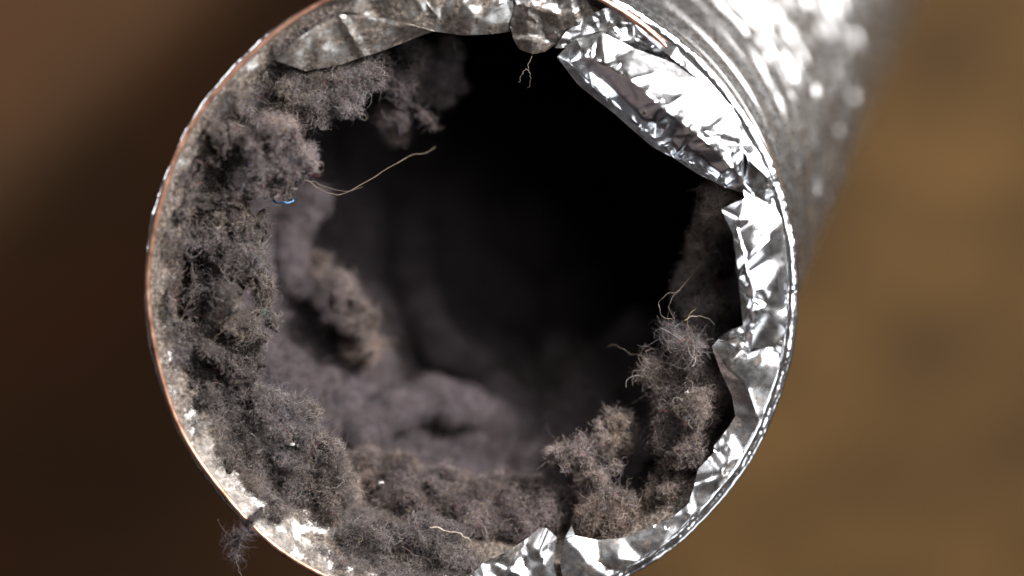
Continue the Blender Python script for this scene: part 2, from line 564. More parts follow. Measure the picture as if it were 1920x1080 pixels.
def foil_sheet(name, outline, inner, mat, cell=26, jitter=1.0, fine=0.10, cuts=6, thick=0.09, seed=1, round_=2, creases=0.22, ridges=()):
    """crumpled sheet: outline and inner points are (frame x, frame y, height mm); extra crease points are scattered between them"""
    rs = random.Random(seed)
    inner = list(inner)
    for line in ridges:                                             # fold lines, followed closely
        L = sum(math.hypot(b[0] - a[0], b[1] - a[1]) for a, b in zip(line, line[1:]))
        inner += [tuple(q) for q in spline(line, max(4, int(L / 15)))]
    # finer outline with small tears
    ol = []
    for i in range(len(outline)):
        a, b = outline[i], outline[(i + 1) % len(outline)]
        L = math.hypot(b[0] - a[0], b[1] - a[1])
        k = max(1, int(L / (cell * 0.75)))
        for q in range(k):
            f = q / k
            jx = rs.uniform(-2.0, 2.0) if q else 0
            ol.append((a[0] + (b[0] - a[0]) * f + jx, a[1] + (b[1] - a[1]) * f + (rs.uniform(-2, 2) if q else 0),
                       a[2] + (b[2] - a[2]) * f + (rs.uniform(-.35, .35) * jitter if q else 0)))
    ctrl = np.array(list(outline) + list(inner), float)
    x0, y0 = min(p[0] for p in ol), min(p[1] for p in ol)
    x1, y1 = max(p[0] for p in ol), max(p[1] for p in ol)
    pts = [tuple(p) for p in inner]
    tries = int((x1 - x0) * (y1 - y0) / (cell * cell) * 6)
    for _ in range(tries):
        p = (rs.uniform(x0, x1), rs.uniform(y0, y1))
        if not inside(p, ol):
            continue
        if min((p[0] - q[0]) ** 2 + (p[1] - q[1]) ** 2 for q in pts + ol) < (cell * 0.72) ** 2:
            continue
        d2 = (ctrl[:, 0] - p[0]) ** 2 + (ctrl[:, 1] - p[1]) ** 2 + 30
        w = 1 / d2 ** 1.5
        z = float((w * ctrl[:, 2]).sum() / w.sum())
        pts.append((p[0], p[1], z + rs.gauss(0, 0.75) * jitter))
    allp = ol + pts
    co = [Vector((p[0], -p[1])) for p in allp]
    n = len(ol)
    res = delaunay_2d_cdt(co, [], [list(range(n))], 1, 1e-4)
    zmap = {}
    V = []
    for v, orig in zip(res[0], res[3]):
        if orig:
            z = allp[orig[0]][2]
        else:
            d2 = (np.array([p[0] for p in allp]) - v.x) ** 2 + (np.array([p[1] for p in allp]) + v.y) ** 2
            z = allp[int(d2.argmin())][2]
        q = at(v.x, -v.y, z)
        q[2] += float(rim_z(np.array(q[0]), np.array(q[1])))
        V.append(q)
    bm = bmesh.new()
    bv = [bm.verts.new(v) for v in V]
    for f in res[2]:
        try:
            bm.faces.new([bv[i] for i in f])
        except ValueError:
            pass
    bmesh.ops.recalc_face_normals(bm, faces=bm.faces[:])
    bm.normal_update()
    if sum(f.normal.z for f in bm.faces) < 0:
        bmesh.ops.reverse_faces(bm, faces=bm.faces[:])
    bmesh.ops.subdivide_edges(bm, edges=bm.edges[:], cuts=cuts, use_grid_fill=True)
    bmesh.ops.triangulate(bm, faces=[f for f in bm.faces if len(f.verts) > 4])
    for _ in range(round_):
        bmesh.ops.smooth_vert(bm, verts=[v for v in bm.verts if not v.is_boundary], factor=0.45, use_axis_x=True, use_axis_y=True, use_axis_z=True)
    bm.verts.ensure_lookup_table()
    P = np.array([v.co[:] for v in bm.verts])
    dz = 0.12 * fine * vnoise(P, 1.2, seed + 5)
    ext = max(P[:, 0].max() - P[:, 0].min(), P[:, 1].max() - P[:, 1].min())
    for _ in range(int(len(res[2]) * creases) + 6):                 # long sharp wrinkles
        c = P[rs.randrange(len(P)), :2]
        an = rs.uniform(0, math.pi)
        half = rs.uniform(2.0, 9.0)
        wd = rs.choice((0.5, 0.8, 1.2, 2.0))
        u = np.array((math.cos(an), math.sin(an)))
        r_ = P[:, :2] - c
        al = r_ @ u
        ac = r_ @ np.array((-u[1], u[0]))
        skew = np.where(ac > 0, 1.0, rs.uniform(1.0, 3.0))
        dz = dz + rs.uniform(-0.28, 0.48) * wd * np.clip(1 - np.abs(ac) * skew / wd, 0, 1) * np.clip((half - np.abs(al)) / half * 1.6, 0, 1)
    for v, d in zip(bm.verts, dz):
        v.co.z += d
    bm.normal_update()
    # thin but real thickness
    geom = bmesh.ops.solidify(bm, geom=bm.faces[:], thickness=thick)
    V = [v.co[:] for v in bm.verts]
    F = [[l.index for l in f.verts] for f in bm.faces] if not bm.verts.index_update() else []
    o = off_duct(name, V, F, mat)
    o.data.set_sharp_from_angle(angle=math.radians(28))
    bm.free()
    return o


# bright collar down the right side (outline anticlockwise from the top right)
def rim_pts(a0, a1, step, r=600.0, z=0.0):
    n = max(2, int(abs(a1 - a0) / step))
    return [(887 + r * math.cos(math.radians(a)), 546 - r * math.sin(math.radians(a)), z) for a in np.linspace(a0, a1, n)]


foil_sheet("foil_collar",
           rim_pts(62, -12, 4, 598, 0.1) +
           [(1448, 650, 0.2), (1400, 655, 0.6), (1392, 600, 2.6), (1385, 520, 2.6), (1374, 440, 2.4), (1352, 392, 1.2), (1395, 372, 1.2),
            (1392, 300, 1.0), (1385, 230, 0.8), (1330, 160, 0.6), (1262, 112, 0.4), (1200, 60, 0.2)],
           [(1438, 330, 2.2), (1445, 430, 2.4), (1450, 520, 2.3), (1405, 470, 3.4), (1412, 570, 3.0), (1385, 410, 3.0), (1460, 600, 1.4), (1405, 300, 2.8), (1350, 145, 1.6)],
           M_foil, cell=42, jitter=0.6, fine=0.16, seed=3)

# large folded flap at the upper right, dull inner strip under a bright outer panel
foil_sheet("foil_flap",
           [(1045, 108, -0.8), (1085, 160, -2.2), (1150, 212, -3.2), (1222, 275, -3.6), (1300, 322, -2.8), (1360, 352, -1.0), (1413, 370, 0.8),
            (1394, 345, 2.0), (1393, 262, 1.0), (1372, 200, 0.4), (1318, 150, 0.2), (1262, 118, 0.2), (1190, 92, 0.6), (1128, 62, 0.4), (1080, 74, 0.4)],
           [(1290, 190, 2.7), (1335, 215, 1.5), (1230, 130, 1.7), (1350, 250, 2.8), (1275, 150, 1.6), (1240, 170, 3.0), (1310, 232, 2.8), (1365, 285, 1.8)],
           M_foil, cell=56, jitter=0.34, fine=0.12, seed=9, creases=0.24, round_=1,
           ridges=([(1098, 108, 1.6), (1140, 122, 3.0), (1190, 156, 4.3), (1250, 208, 4.9), (1320, 262, 4.5), (1388, 330, 3.0)],
                   [(1100, 130, -0.6), (1150, 168, -0.4), (1210, 222, 0.2), (1250, 240, -0.6)],
                   [(1250, 240, -0.6), (1262, 280, -2.4), (1280, 300, -3.0)],
                   [(1268, 245, 1.8), (1300, 280, 1.2), (1350, 325, 0.6)],
                   [(1068, 118, -2.4), (1100, 152, -3.5), (1162, 205, -4.4), (1233, 266, -4.8), (1306, 311, -3.9), (1365, 344, -1.4)]))

# crinkled scraps under the wire end
foil_sheet("foil_flap",
           [(1040, 92, -3.2), (1062, 60, -2.0), (1105, 30, -1.0), (1150, 10, -0.6), (1190, 25, -0.6), (1245, 85, -0.7), (1262, 125, -1.4), (1180, 105, -1.8), (1110, 98, -2.4)],
           [(1090, 70, -0.9), (1140, 50, -0.8), (1190, 75, -0.9), (1130, 85, -2.6)],
           M_foil_soft, cell=22, jitter=0.8, fine=0.2, seed=14)

# dusty torn flaps across the top
foil_sheet("foil_flap",
           [(522, 118, -1.5), (576, 137, -3.4), (645, 124, -4.2), (705, 104, -4.6), (782, 74, -4.4), (815, 62, -3.6), (770, 50, -1.8), (700, 38, -1.2), (640, 34, -0.5), (600, 52, -0.4), (560, 80, -0.5)],
           [(600, 95, -1.4), (680, 75, -1.9), (740, 62, -2.4), (640, 105, -3.0)],
           M_foil_dirty, cell=40, jitter=0.3, fine=0.28, seed=21)
foil_sheet("foil_flap",
           [(640, 32, -2.5), (700, 44, -2.8), (780, 60, -3.4), (828, 64, -4.2), (872, 70, -4.8), (955, 62, -5.0), (966, 40, -3.8), (962, -20, -1.4), (930, -56, -0.4), (840, -56, -0.4), (740, -34, -0.4), (670, -2, -0.4)],
           [(760, 10, -1.2), (830, 18, -2.2), (870, 10, -0.9), (900, 42, -2.6), (930, 50, -3.6), (855, 30, -1.7), (800, -20, -1.0), (900, -20, -1.2)],
           M_foil_dirty, cell=34, jitter=0.75, fine=0.25, seed=24)
foil_sheet("foil_flap",
           [(956, 52, -4.2), (963, 78, -5.0), (974, 95, -5.4), (998, 104, -5.4), (1022, 99, -5.0), (1044, 84, -4.2), (1078, 52, -2.4), (1120, 36, -1.2), (1100, 2, -0.6), (1060, -30, -0.4), (1000, -52, -0.4), (968, -50, -0.5), (966, 10, -2.8)],
           [(1000, 60, -3.4), (1020, 20, -1.6), (990, -10, -1.6), (1050, 30, -1.6), (985, 40, -2.2)],
           M_foil_dirty, cell=26, jitter=0.7, fine=0.25, seed=27, creases=0.5)

# torn tongue and its dull curled neighbour half way down the right side
foil_sheet("foil_tongue",
           [(1372, 420, 0.6), (1383, 428, 3.0), (1400, 505, 4.0), (1412, 545, 4.6), (1447, 540, 3.6), (1440, 562, 3.2), (1422, 590, 3.0), (1404, 662, 2.6), (1398, 660, 1.6), (1388, 560, 0.4), (1378, 490, -0.4)],
           [(1396, 548, 3.0), (1410, 580, 4.4), (1392, 500, 2.0), (1406, 620, 3.0)],
           M_foil, cell=18, jitter=0.5, fine=0.14, seed=33)
foil_sheet("foil_tongue",
           [(1398, 662, 2.2), (1402, 605, 1.0), (1370, 618, -0.6), (1345, 634, -1.6), (1334, 642, -1.8), (1362, 640, 0.6), (1380, 650, 1.6)],
           [(1375, 633, 0.8)], M_foil_soft, cell=20, jitter=0.3, fine=0.1, seed=35)

# narrow, ragged collar round the lower right
foil_sheet("foil_collar",
           [(1404, 640, -0.8)] + rim_pts(-9, -71, 4, 598, 0.1) +
           [(1056, 1118, 0.2), (1050, 1050, -0.4), (1058, 1010, -0.2), (1072, 985, 0.8), (1078, 1004, -0.6), (1120, 1012, -0.8), (1168, 1008, -0.8), (1225, 985, -0.8), (1262, 968, -0.6),
            (1290, 945, -0.4), (1300, 915, -0.6), (1308, 880, -0.6), (1338, 848, -0.4), (1338, 836, -0.8), (1366, 800, -0.8), (1378, 780, -0.8), (1372, 742, -1.0), (1352, 700, -1.4), (1334, 650, -1.6), (1346, 636, -1.0), (1372, 640, 0.6)],
           [(1400, 720, 1.0), (1420, 780, 1.0), (1368, 860, 0.8), (1345, 900, 0.9), (1310, 960, 0.6), (1240, 1020, 0.6), (1160, 1045, 0.8), (1100, 1050, 0.8), (1430, 680, 1.4), (1365, 690, 0.2)],
           M_foil_soft, cell=42, jitter=0.3, fine=0.16, seed=41)

# bent tab at the bottom
foil_sheet("foil_tab",
           [(880, 1082, -1.0), (905, 1055, -1.6), (945, 1036, -1.4), (985, 1012, -0.8), (1012, 988, -0.4), (1026, 990, 0.6), (1044, 1008, 0.8), (1038, 1060, 0.8), (1060, 1130, 0.4), (960, 1150, 0.2), (890, 1140, 0.0)],
           [(960, 1060, 0.8), (1010, 1030, 1.4), (1020, 1060, 1.6), (940, 1100, 1.0)],
           M_foil_soft, cell=30, jitter=0.6, fine=0.2, seed=44)
foil_sheet("foil_tab",
           [(790, 1074, -2.6), (830, 1068, -3.0), (868, 1082, -2.8), (860, 1140, -1.0), (780, 1130, -1.0)],
           [(825, 1095, -1.6)], M_foil, cell=26, jitter=0.4, fine=0.15, seed=45)

# ------------------------------------------------------------------ lint
def axis_dist(P):
    d = np.maximum(0, -P[..., 2]) * SLOPE
    return np.hypot(P[..., 0] - HEAD[0] * d, P[..., 1] - HEAD[1] * d)


ico = bmesh.new()
bmesh.ops.create_icosphere(ico, subdivisions=2, radius=1.0)
ICO_V = np.array([v.co[:] for v in ico.verts])
ICO_F = np.array([[v.index for v in f.verts] for f in ico.faces])
ico.free()

LINT_COLORS = np.array((0.96, 1.0, 0.985)) * np.array([(0.245, 0.202, 0.196), (0.33, 0.275, 0.258), (0.18, 0.148, 0.145), (0.27, 0.238, 0.250), (0.46, 0.40, 0.36), (0.09, 0.072, 0.068)])


def voxel_union(spheres, voxel):
    V, F = [], []
    for k, (c, r) in enumerate(spheres):
        V.append(ICO_V * r + c)
        F.append(ICO_F + k * len(ICO_V))
    V = np.concatenate(V)
    F = np.concatenate(F)
    me = bpy.data.meshes.new("tmp")
    me.from_pydata(V.tolist(), [], F.tolist())          # in mm, so that the voxel size is safe
    o = bpy.data.objects.new("tmp", me)
    COL.objects.link(o)
    md = o.modifiers.new("r", 'REMESH')
    md.mode = 'VOXEL'
    md.voxel_size = voxel
    dg = bpy.context.evaluated_depsgraph_get()
    ev = o.evaluated_get(dg)
    m2 = ev.to_mesh()
    nv = len(m2.vertices)
    co = np.empty(nv * 3)
    no = np.empty(nv * 3)
    m2.vertices.foreach_get('co', co)
    m2.vertex_normals.foreach_get('vector', no)
    faces = [tuple(p.vertices) for p in m2.polygons]
    ev.to_mesh_clear()
    bpy.data.objects.remove(o)
    bpy.data.meshes.remove(me)
    return co.reshape(-1, 3), no.reshape(-1, 3), faces


def sample_surface(V, F, count, rng):
    T = np.array([(f[0], f[i], f[i + 1]) for f in F for i in range(1, len(f) - 1)])
    a, b, c = V[T[:, 0]], V[T[:, 1]], V[T[:, 2]]
    n = np.cross(b - a, c - a)
    ar = np.linalg.norm(n, axis=1)
    n /= ar[:, None] + 1e-12
    # only surfaces that could be seen from above the mouth are worth the fibres
    n = n * np.where(n[:, 2] < -0.1, -1.0, 1.0)[:, None]
    wgt = ar * np.clip(n[:, 2] + 0.35, 0.25, 1.2)
    k = rng.choice(len(T), count, p=wgt / wgt.sum())
    u, v = rng.random(count), rng.random(count)
    s = u + v > 1
    u[s], v[s] = 1 - u[s], 1 - v[s]
    return a[k] + (b - a)[k] * u[:, None] + (c - a)[k] * v[:, None], n[k], ar.sum() / 2


def unit(v):
    return v / (np.linalg.norm(v, axis=1)[:, None] + 1e-9)


def fibre_points(base, nrm, rng, length, lift, curl, npt):
    n = len(base)
    q = min(1.0, 5.0 / npt)                                         # long hairs bend more gently per step
    r = unit(rng.normal(size=(n, 3)))
    tang = unit(r - nrm * (r * nrm).sum(1)[:, None])
    felt = np.clip(0.85 + 1.1 * vnoise(base, 5.0, 301), 0.4, 1.6)          # pressed flat here, teased out there
    d = unit(tang + nrm * (felt * lift * rng.random(n) ** 1.5)[:, None] * 2.0)
    L = np.minimum(length * (0.55 + 0.6 * felt) * np.exp(rng.normal(0, 0.5, n)), 5.0)
    step = (L / (npt - 1))[:, None]
    axis = unit(rng.normal(size=(n, 3)))
    P = np.zeros((n, npt, 3))
    p = base - nrm * 0.02
    for k in range(npt):
        P[:, k] = p
        ang = curl * (0.4 + 0.6 * rng.random(n))[:, None]
        d = unit(d + np.cross(axis, d) * ang + rng.normal(size=(n, 3)) * 0.28 * q - nrm * 0.035 * k * q * q)
        axis = unit(axis + rng.normal(size=(n, 3)) * 0.35)
        p = p + d * step
    return P


def fibre_object(name, P, colors, radius, parent, origin):
    n, k, _ = P.shape
    hc = bpy.data.hair_curves.new(name)
    hc.add_curves([k] * n)
    pos = ((P - np.asarray(origin)) * MM).astype(np.float32)
    hc.attributes['position'].data.foreach_set('vector', pos.reshape(-1)) if 'position' in hc.attributes else hc.points.foreach_set('position', pos.reshape(-1))
    ra = hc.attributes.get('radius') or hc.attributes.new('radius', 'FLOAT', 'POINT')
    taper = np.linspace(1.0, 0.55, k)
    ra.data.foreach_set('value', (np.outer(radius, taper) * MM).astype(np.float32).reshape(-1))
    tn = hc.attributes.new('tint', 'FLOAT_COLOR', 'CURVE')
    tn.data.foreach_set('color', np.concatenate((colors, np.ones((n, 1))), axis=1).astype(np.float32).reshape(-1))
    hc.materials.append(M_fibre)
    o = link(name, hc, parent)
    o["kind"] = "stuff"
    return o


def fibre_colors(P, rng, shade=1.0, tint=(1, 1, 1)):
    n = len(P)
    c = LINT_COLORS[rng.choice(len(LINT_COLORS), n, p=(0.30, 0.22, 0.18, 0.14, 0.06, 0.10))]
    base = P[:, 0]
    patch = np.clip(vnoise(base, 6.0, 77) * 0.9, -1, 1)[:, None]
    warm = np.array((1.10, 1.0, 0.88))
    cool = np.array((0.97, 0.98, 1.07))
    c = c * np.where(patch > 0, 1 + (warm - 1) * patch, 1 + (cool - 1) * -patch)
    c = c * (1 + 0.55 * vnoise(base, 2.4, 5) + 0.45 * vnoise(base, 0.8, 6))[:, None] * rng.uniform(0.75, 1.3, n)[:, None]
    q = rng.random(n)
    c[q < 0.022] = (0.60, 0.57, 0.55)
    c[(q > 0.02) & (q < 0.025)] = (0.14, 0.19, 0.34)
    c[(q > 0.03) & (q < 0.036)] = (0.42, 0.10, 0.10)
    c[(q > 0.04) & (q < 0.046)] = (0.50, 0.40, 0.22)
    return np.clip(c * shade * 0.74 * np.array(tint), 0, 0.9)


def wall_limit(P):
    return 50.3 - 3.5 * np.clip(-P[..., 2] / 9.0, 0, 1)


def lint(name, label, spheres, mat=None, voxel=0.34, rough=1.0, density=72, length=0.72, lift=0.55, curl=1.15, rad=0.021, shade=1.0, tint=(1, 1, 1), seed=1, cat="lint", tufts=0.0, npt=5, wild=0.03, contained=True, pits=1.0, hairs=0.012):
    rng = np.random.default_rng(seed * 101 + 3)
    V, N, F = voxel_union(spheres, voxel)
    W = V + 1.6 * np.stack([vnoise(V, 3.0, seed + 60 + k) for k in range(3)], axis=1)
    d = rough * (1.3 * fbm(V, 6.5, 3, seed, 0.55) + 0.55 * (0.3 - np.abs(vnoise(W, 1.25, seed + 9))) + 0.40 * vnoise(V, 0.62, seed + 3))
    pit = np.clip(vnoise(W, 4.6, seed + 21) - 0.18, 0, 0.5)
    d = d - pits * rough * 6.5 * pit - pits * rough * 2.6 * np.clip(vnoise(W, 1.5, seed + 22) - 0.30, 0, 0.5)
    V = V + N * d[:, None]
    c = V.mean(0)
    o = mesh_obj(name, V, F, mat or M_lint, None, c)
    tag(o, label, cat, "lint packed in the duct")
    _, _, area = sample_surface(V, F, 10, rng)
    cnt = int(min(115000, area * density))
    b, n, _ = sample_surface(V, F, cnt, rng)
    # fibres gather in tufts and leave bare dark hollows
    keep = rng.random(cnt) < np.clip(0.62 + 0.75 * vnoise(b, 1.9, seed + 40), 0.08, 1) * np.clip(1.0 - 3.0 * np.clip(vnoise(b, 4.6, seed + 21) - 0.1, 0, 1), 0.35, 1)
    b, n = b[keep], n[keep]
    P = fibre_points(b, n, rng, length, lift, curl, npt)
    if tufts > 0:
        k = int(len(b) * tufts)
        ii = rng.choice(len(b), k)
        P2 = fibre_points(b[ii] + n[ii] * rng.uniform(0, 1.4, k)[:, None], n[ii], rng, length * 0.9, 1.2, 1.2, npt)
        P = np.concatenate((P, P2))
    if wild > 0:
        k = int(len(b) * wild)
        ii = rng.choice(len(b), k)
        P3 = fibre_points(b[ii], n[ii], rng, length * 2.0, 0.9, 0.8, npt)
        P = np.concatenate((P, P3))
    if contained:
        keep = (axis_dist(P) < wall_limit(P)).all(axis=1)
        P = P[keep] if keep.sum() > 50 else P
    R = rad * rng.uniform(0.55, 1.35, len(P))
    fibre_object("fibre_fuzz", P, fibre_colors(P, rng, shade, tint), R, o, c)
    k = int(area * hairs)
    if k > 3:                                                       # longer hairs caught in the felt
        ii = rng.choice(len(b), k)
        H = fibre_points(b[ii] + n[ii] * 0.25, n[ii], rng, 4.2, 0.35, 0.30, 16)
        H = H[(axis_dist(H) < wall_limit(H)).all(axis=1)] if contained else H
        if len(H):
            hc = np.array([(0.36, 0.30, 0.26), (0.20, 0.16, 0.13), (0.46, 0.42, 0.40)])[rng.integers(0, 3, len(H))]
            fibre_object("loose_hair", H, hc, 0.024 * rng.uniform(0.7, 1.3, len(H)), o, c)
    return o


def scatter(poly, count, r0, r1, zfn, seed):
    rs = random.Random(seed)
    xs, ys = [p[0] for p in poly], [p[1] for p in poly]
    out = []
    while len(out) < count:
        p = (rs.uniform(min(xs), max(xs)), rs.uniform(min(ys), max(ys)))
        if inside(p, poly):
            z = zfn(*p) + rs.uniform(-1.2, 0.8)
            c = at(p[0], p[1], z)
            c[2] += float(rim_z(np.array(c[0]), np.array(c[1])))
            r = rs.uniform(r0, r1)
            over = float(axis_dist(c)) + r - 49.2
            if over > 0:
                r2 = max(0.8, r - over)
                over -= r - r2
                r = r2
            if over > 0:
                ctr = HEAD * max(0.0, -c[2]) * SLOPE
                v = c[:2] - ctr[:2]
                c[:2] -= v / np.linalg.norm(v) * over
            out.append((c, r))
    return out


def wall_beads(a0, a1, count, seed):
    """small lumps stuck to the wall just inside the rim, between two bearings"""
    rs = np.random.default_rng(seed + 1300)
    out = []
    for _ in range(count):
        a = math.radians(rs.uniform(a0, a1))
        z = rs.uniform(-7.0, -1.6)
        r = rs.uniform(0.5, 1.25)
        rad = 49.4 + z * 0.46 - r * rs.uniform(0.3, 1.0)
        c = np.array((rad * math.cos(a) - HEAD[0] * z * SLOPE, rad * math.sin(a) - HEAD[1] * z * SLOPE, z))
        c[2] += float(rim_z(np.array(c[0]), np.array(c[1])))
        out.append((c, r))
    return out


def cauliflower(blobs, seed, kids=9, grand=3):
    rs = np.random.default_rng(seed)
    out = []
    for (px, py, z, r) in blobs:
        c = at(px, py, z)
        c[2] += float(rim_z(np.array(c[0]), np.array(c[1])))
        out.append((c, r * 0.8))
        for _ in range(kids):
            d = unit(rs.normal(size=(1, 3)))[0]
            r2 = r * rs.uniform(0.22, 0.45)
            c2 = c + d * r * rs.uniform(0.65, 1.0)
            out.append((c2, r2))
            for _ in range(grand):
                d3 = unit(rs.normal(size=(1, 3)) + d * 0.8)[0]
                out.append((c2 + d3 * r2 * rs.uniform(0.7, 1.2), r2 * rs.uniform(0.3, 0.55)))
    return out


def fronds(blobs, seed, count=14, steps=(4, 9), r=0.75, up=0.2):
    """ragged branching tufts: random walks of shrinking beads that start on the blobs"""
    rs = np.random.default_rng(seed + 500)
    out = []
    for (px, py, z, rad) in blobs:
        c = at(px, py, z)
        c[2] += float(rim_z(np.array(c[0]), np.array(c[1])))
        for _ in range(count):
            d = unit(rs.normal(size=(1, 3)) + np.array((0, 0, up)))[0]
            p = c + d * rad * 0.7
            q = r * rs.uniform(0.6, 1.2)
            for _ in range(rs.integers(*steps)):
                out.append((p.copy(), q))
                d = unit((d + rs.normal(size=3) * 0.55)[None])[0]
                p = p + d * q * 0.95
                q *= 0.9
    return out


def chain(pts, r0, r1, seed, jit=0.35, n=30):
    """a string of beads along a path: soft ropes and folds"""
    rs = np.random.default_rng(seed + 900)
    Q = spline([at(*p) for p in pts], n)
    return [(p + rs.normal(size=3) * jit * r0, rs.uniform(r0, r1)) for p in Q]


# deep lining of lint on the duct's inner wall: soft folds, their dimness partly put into the colour
def lining_r(psi, s):
    q = np.stack((np.cos(psi) * 44, np.sin(psi) * 44, np.full_like(psi, s)), axis=1)
    low = np.clip(np.cos(psi - math.radians(250)), 0, 1)
    th = 0.6 + 8.5 * (1 + np.tanh(2.4 * fbm(q, 14.0, 2, 66))) * 0.6 * np.clip((s - 16) / 26, 0.12, 1) + 1.6 * np.abs(fbm(q, 6.0, 3, 67)) + 3.0 * low * np.clip(fbm(q, 11.0, 2, 71) + 0.2, 0, 1) + 1.0 * vnoise(q, 3.0, 63) + 0.5 * vnoise(q, 1.3, 64)
    return 46.5 - th * np.clip((s - 9) / 9, 0.0, 1)


k0 = int(np.searchsorted(ARC, 14.0))
V, F, _ = duct_tube(lining_r, 360, k0, int(np.searchsorted(ARC, 175.0)), 1)
o = mesh_obj("lint_lining", V, F, M_deep, None, (20, 40, -50))
tag(o, "soft mauve grey lint lining the inner wall deep in the duct", "lint", "lint packed in the duct")
rng = np.random.default_rng(5)
b, n, _ = sample_surface(V[:V.shape[0] // 2], [f for f in F.tolist() if max(f) < V.shape[0] // 2], 90000, rng)
n = -n * np.sign((n * (b - np.array((b[:, 2] * -HEAD[0] * SLOPE, b[:, 2] * -HEAD[1] * SLOPE, b[:, 2])).T)).sum(1))[:, None]
P = fibre_points(b, n, rng, 2.2, 0.7, 0.8, 6)
P = P[(axis_dist(P) < 45.0).all(axis=1)]
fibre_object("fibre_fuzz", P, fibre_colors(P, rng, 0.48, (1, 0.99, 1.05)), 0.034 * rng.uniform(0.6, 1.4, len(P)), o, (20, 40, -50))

lint("lint_mat", "long lumpy grey lint mat against the copper wire on the duct's left wall",
     scatter([(325, 345), (390, 260), (470, 330), (492, 400), (490, 480), (478, 540), (500, 600), (492, 650), (470, 700), (482, 745), (400, 840), (355, 780), (325, 700), (305, 600), (305, 450)],
             115, 1.6, 3.6, lambda x, y: -4.5 - (x - 320) * 0.004, 2) + fronds([(480, 420, -4, 2), (485, 500, -4, 2), (490, 620, -4, 2), (470, 700, -4, 2), (420, 560, -3, 2), (400, 420, -3, 2), (400, 650, -3, 2)], 2, 6, r=0.5) + wall_beads(146, 207, 130, 2), seed=2, tufts=0.3)
lint("lint_mat", "thick felted lint mat at the lower left, above the bare shiny foil patch",
     scatter([(385, 800), (480, 750), (560, 785), (632, 848), (640, 900), (620, 945), (560, 945), (500, 960), (430, 900)], 66, 1.8, 3.6, lambda x, y: -5.0, 4) + wall_beads(207, 233, 85, 4), seed=4, tufts=0.2, wild=0.03)
lint("lint_mat", "matted dark lint tucked under the dusty foil flap at the upper left",
     scatter([(470, 200), (540, 150), (640, 140), (700, 125), (668, 190), (630, 215), (560, 225), (500, 235), (420, 270), (430, 225)], 50, 1.3, 2.8, lambda x, y: -7.0, 5) + fronds([(650, 195, -7, 2), (610, 215, -7, 2), (690, 140, -8, 2), (560, 220, -7, 2)], 5, 12, r=0.6), seed=5, tufts=0.4)
lint("lint_clump", "puffy pale grey lint ball at the upper left, over the blue thread",
     cauliflower([(500, 290, -3.0, 4.6), (552, 300, -2.5, 3.6), (520, 335, -3.5, 3.2), (480, 340, -4.0, 3.0), (530, 262, -4, 2.8)], 6, kids=10) + fronds([(552, 300, -2.5, 3.4), (520, 262, -3, 3.2), (500, 320, -3, 3.4)], 6, 14, r=0.7), seed=6, tufts=0.5, lift=0.9, rough=0.6, tint=(1, 0.99, 1.04), shade=1.15)
lint("lint_mat", "furry brown lint ridge lying across the bottom of the duct's mouth",
     scatter([(640, 872), (700, 872), (760, 880), (850, 900), (930, 922), (1010, 915), (1060, 950), (1020, 990), (900, 985), (800, 965), (700, 935), (650, 915)], 85, 1.8, 3.6, lambda x, y: -13.0 + (y - 930) * 0.05, 7), seed=7, tufts=0.25, tint=(1.03, 0.97, 0.96), wild=0.02)
lint("lint_mat", "grey fuzzy lint pad at the bottom edge, beside the bare shiny foil patch",
     scatter([(640, 1000), (700, 985), (790, 990), (870, 1020), (885, 1050), (860, 1110), (700, 1120), (600, 1060), (640, 1040)], 60, 1.4, 3.0, lambda x, y: -4.5, 8) + wall_beads(244, 262, 40, 8), seed=8, tufts=0.3, wild=0.04)
CORAL = [(1092, 848, -8, 2.2), (1058, 855, -8, 1.2), (1135, 830, -9, 2.2), (1160, 785, -10, 1.3), (1175, 822, -11, 1.7), (1120, 890, -7, 2.0), (1130, 935, -6, 2.2), (1170, 955, -6, 1.8), (1105, 975, -5, 1.8), (1150, 985, -5, 1.6)]
lint("lint_clump", "ragged free-standing lint clump at the lower right, spreading like coral",
     cauliflower([(x, y, z, r * 0.85) for x, y, z, r in CORAL], 9, kids=6, grand=2) + fronds(CORAL, 9, 14, r=0.55), seed=9, tufts=0.5, lift=1.0, rough=0.5, shade=1.15, tint=(1.04, 0.99, 0.95))
lint("lint_mat", "tall fluffy brown lint bank along the torn foil edge on the right",
     scatter([(1270, 670), (1330, 665), (1345, 720), (1345, 790), (1318, 850), (1290, 920), (1250, 960), (1200, 985), (1215, 950), (1238, 880), (1242, 800), (1262, 730)], 125, 0.9, 1.8, lambda x, y: -7.0 + (x - 1290) * 0.01, 10) + fronds([(1295, 690, -6, 2), (1282, 740, -6, 2), (1280, 800, -6, 2), (1305, 760, -5, 2), (1275, 860, -6, 2), (1295, 840, -5, 2), (1265, 920, -5, 2)], 10, 9, r=0.5), seed=24, tufts=0.5, lift=0.8, tint=(1.05, 1.0, 0.97), shade=0.98, wild=0.03, rough=1.0)
lint("lint_clump", "small bluish lint knot under the curly hairs on the right",
     cauliflower([(1258, 618, -5, 1.0), (1255, 640, -5.5, 0.9)], 11), seed=11, tufts=0.6, rough=0.3, voxel=0.3, tint=(0.92, 0.97, 1.12), length=1.1)
lint("lint_clump", "pale crumb of lint hanging beside the curled foil tongue",
     cauliflower([(1303, 648, -4, 1.3), (1285, 655, -4.4, 0.8)], 12), seed=12, tufts=1.0, rough=0.4, voxel=0.35, shade=1.5, length=1.6)
lint("lint_clump", "round lint pellet hanging alone at the edge of the dark hole",
     cauliflower([(1220, 697, -8, 1.5)], 13), seed=13, tufts=1.2, rough=0.4, voxel=0.35, length=1.6, shade=1.1)
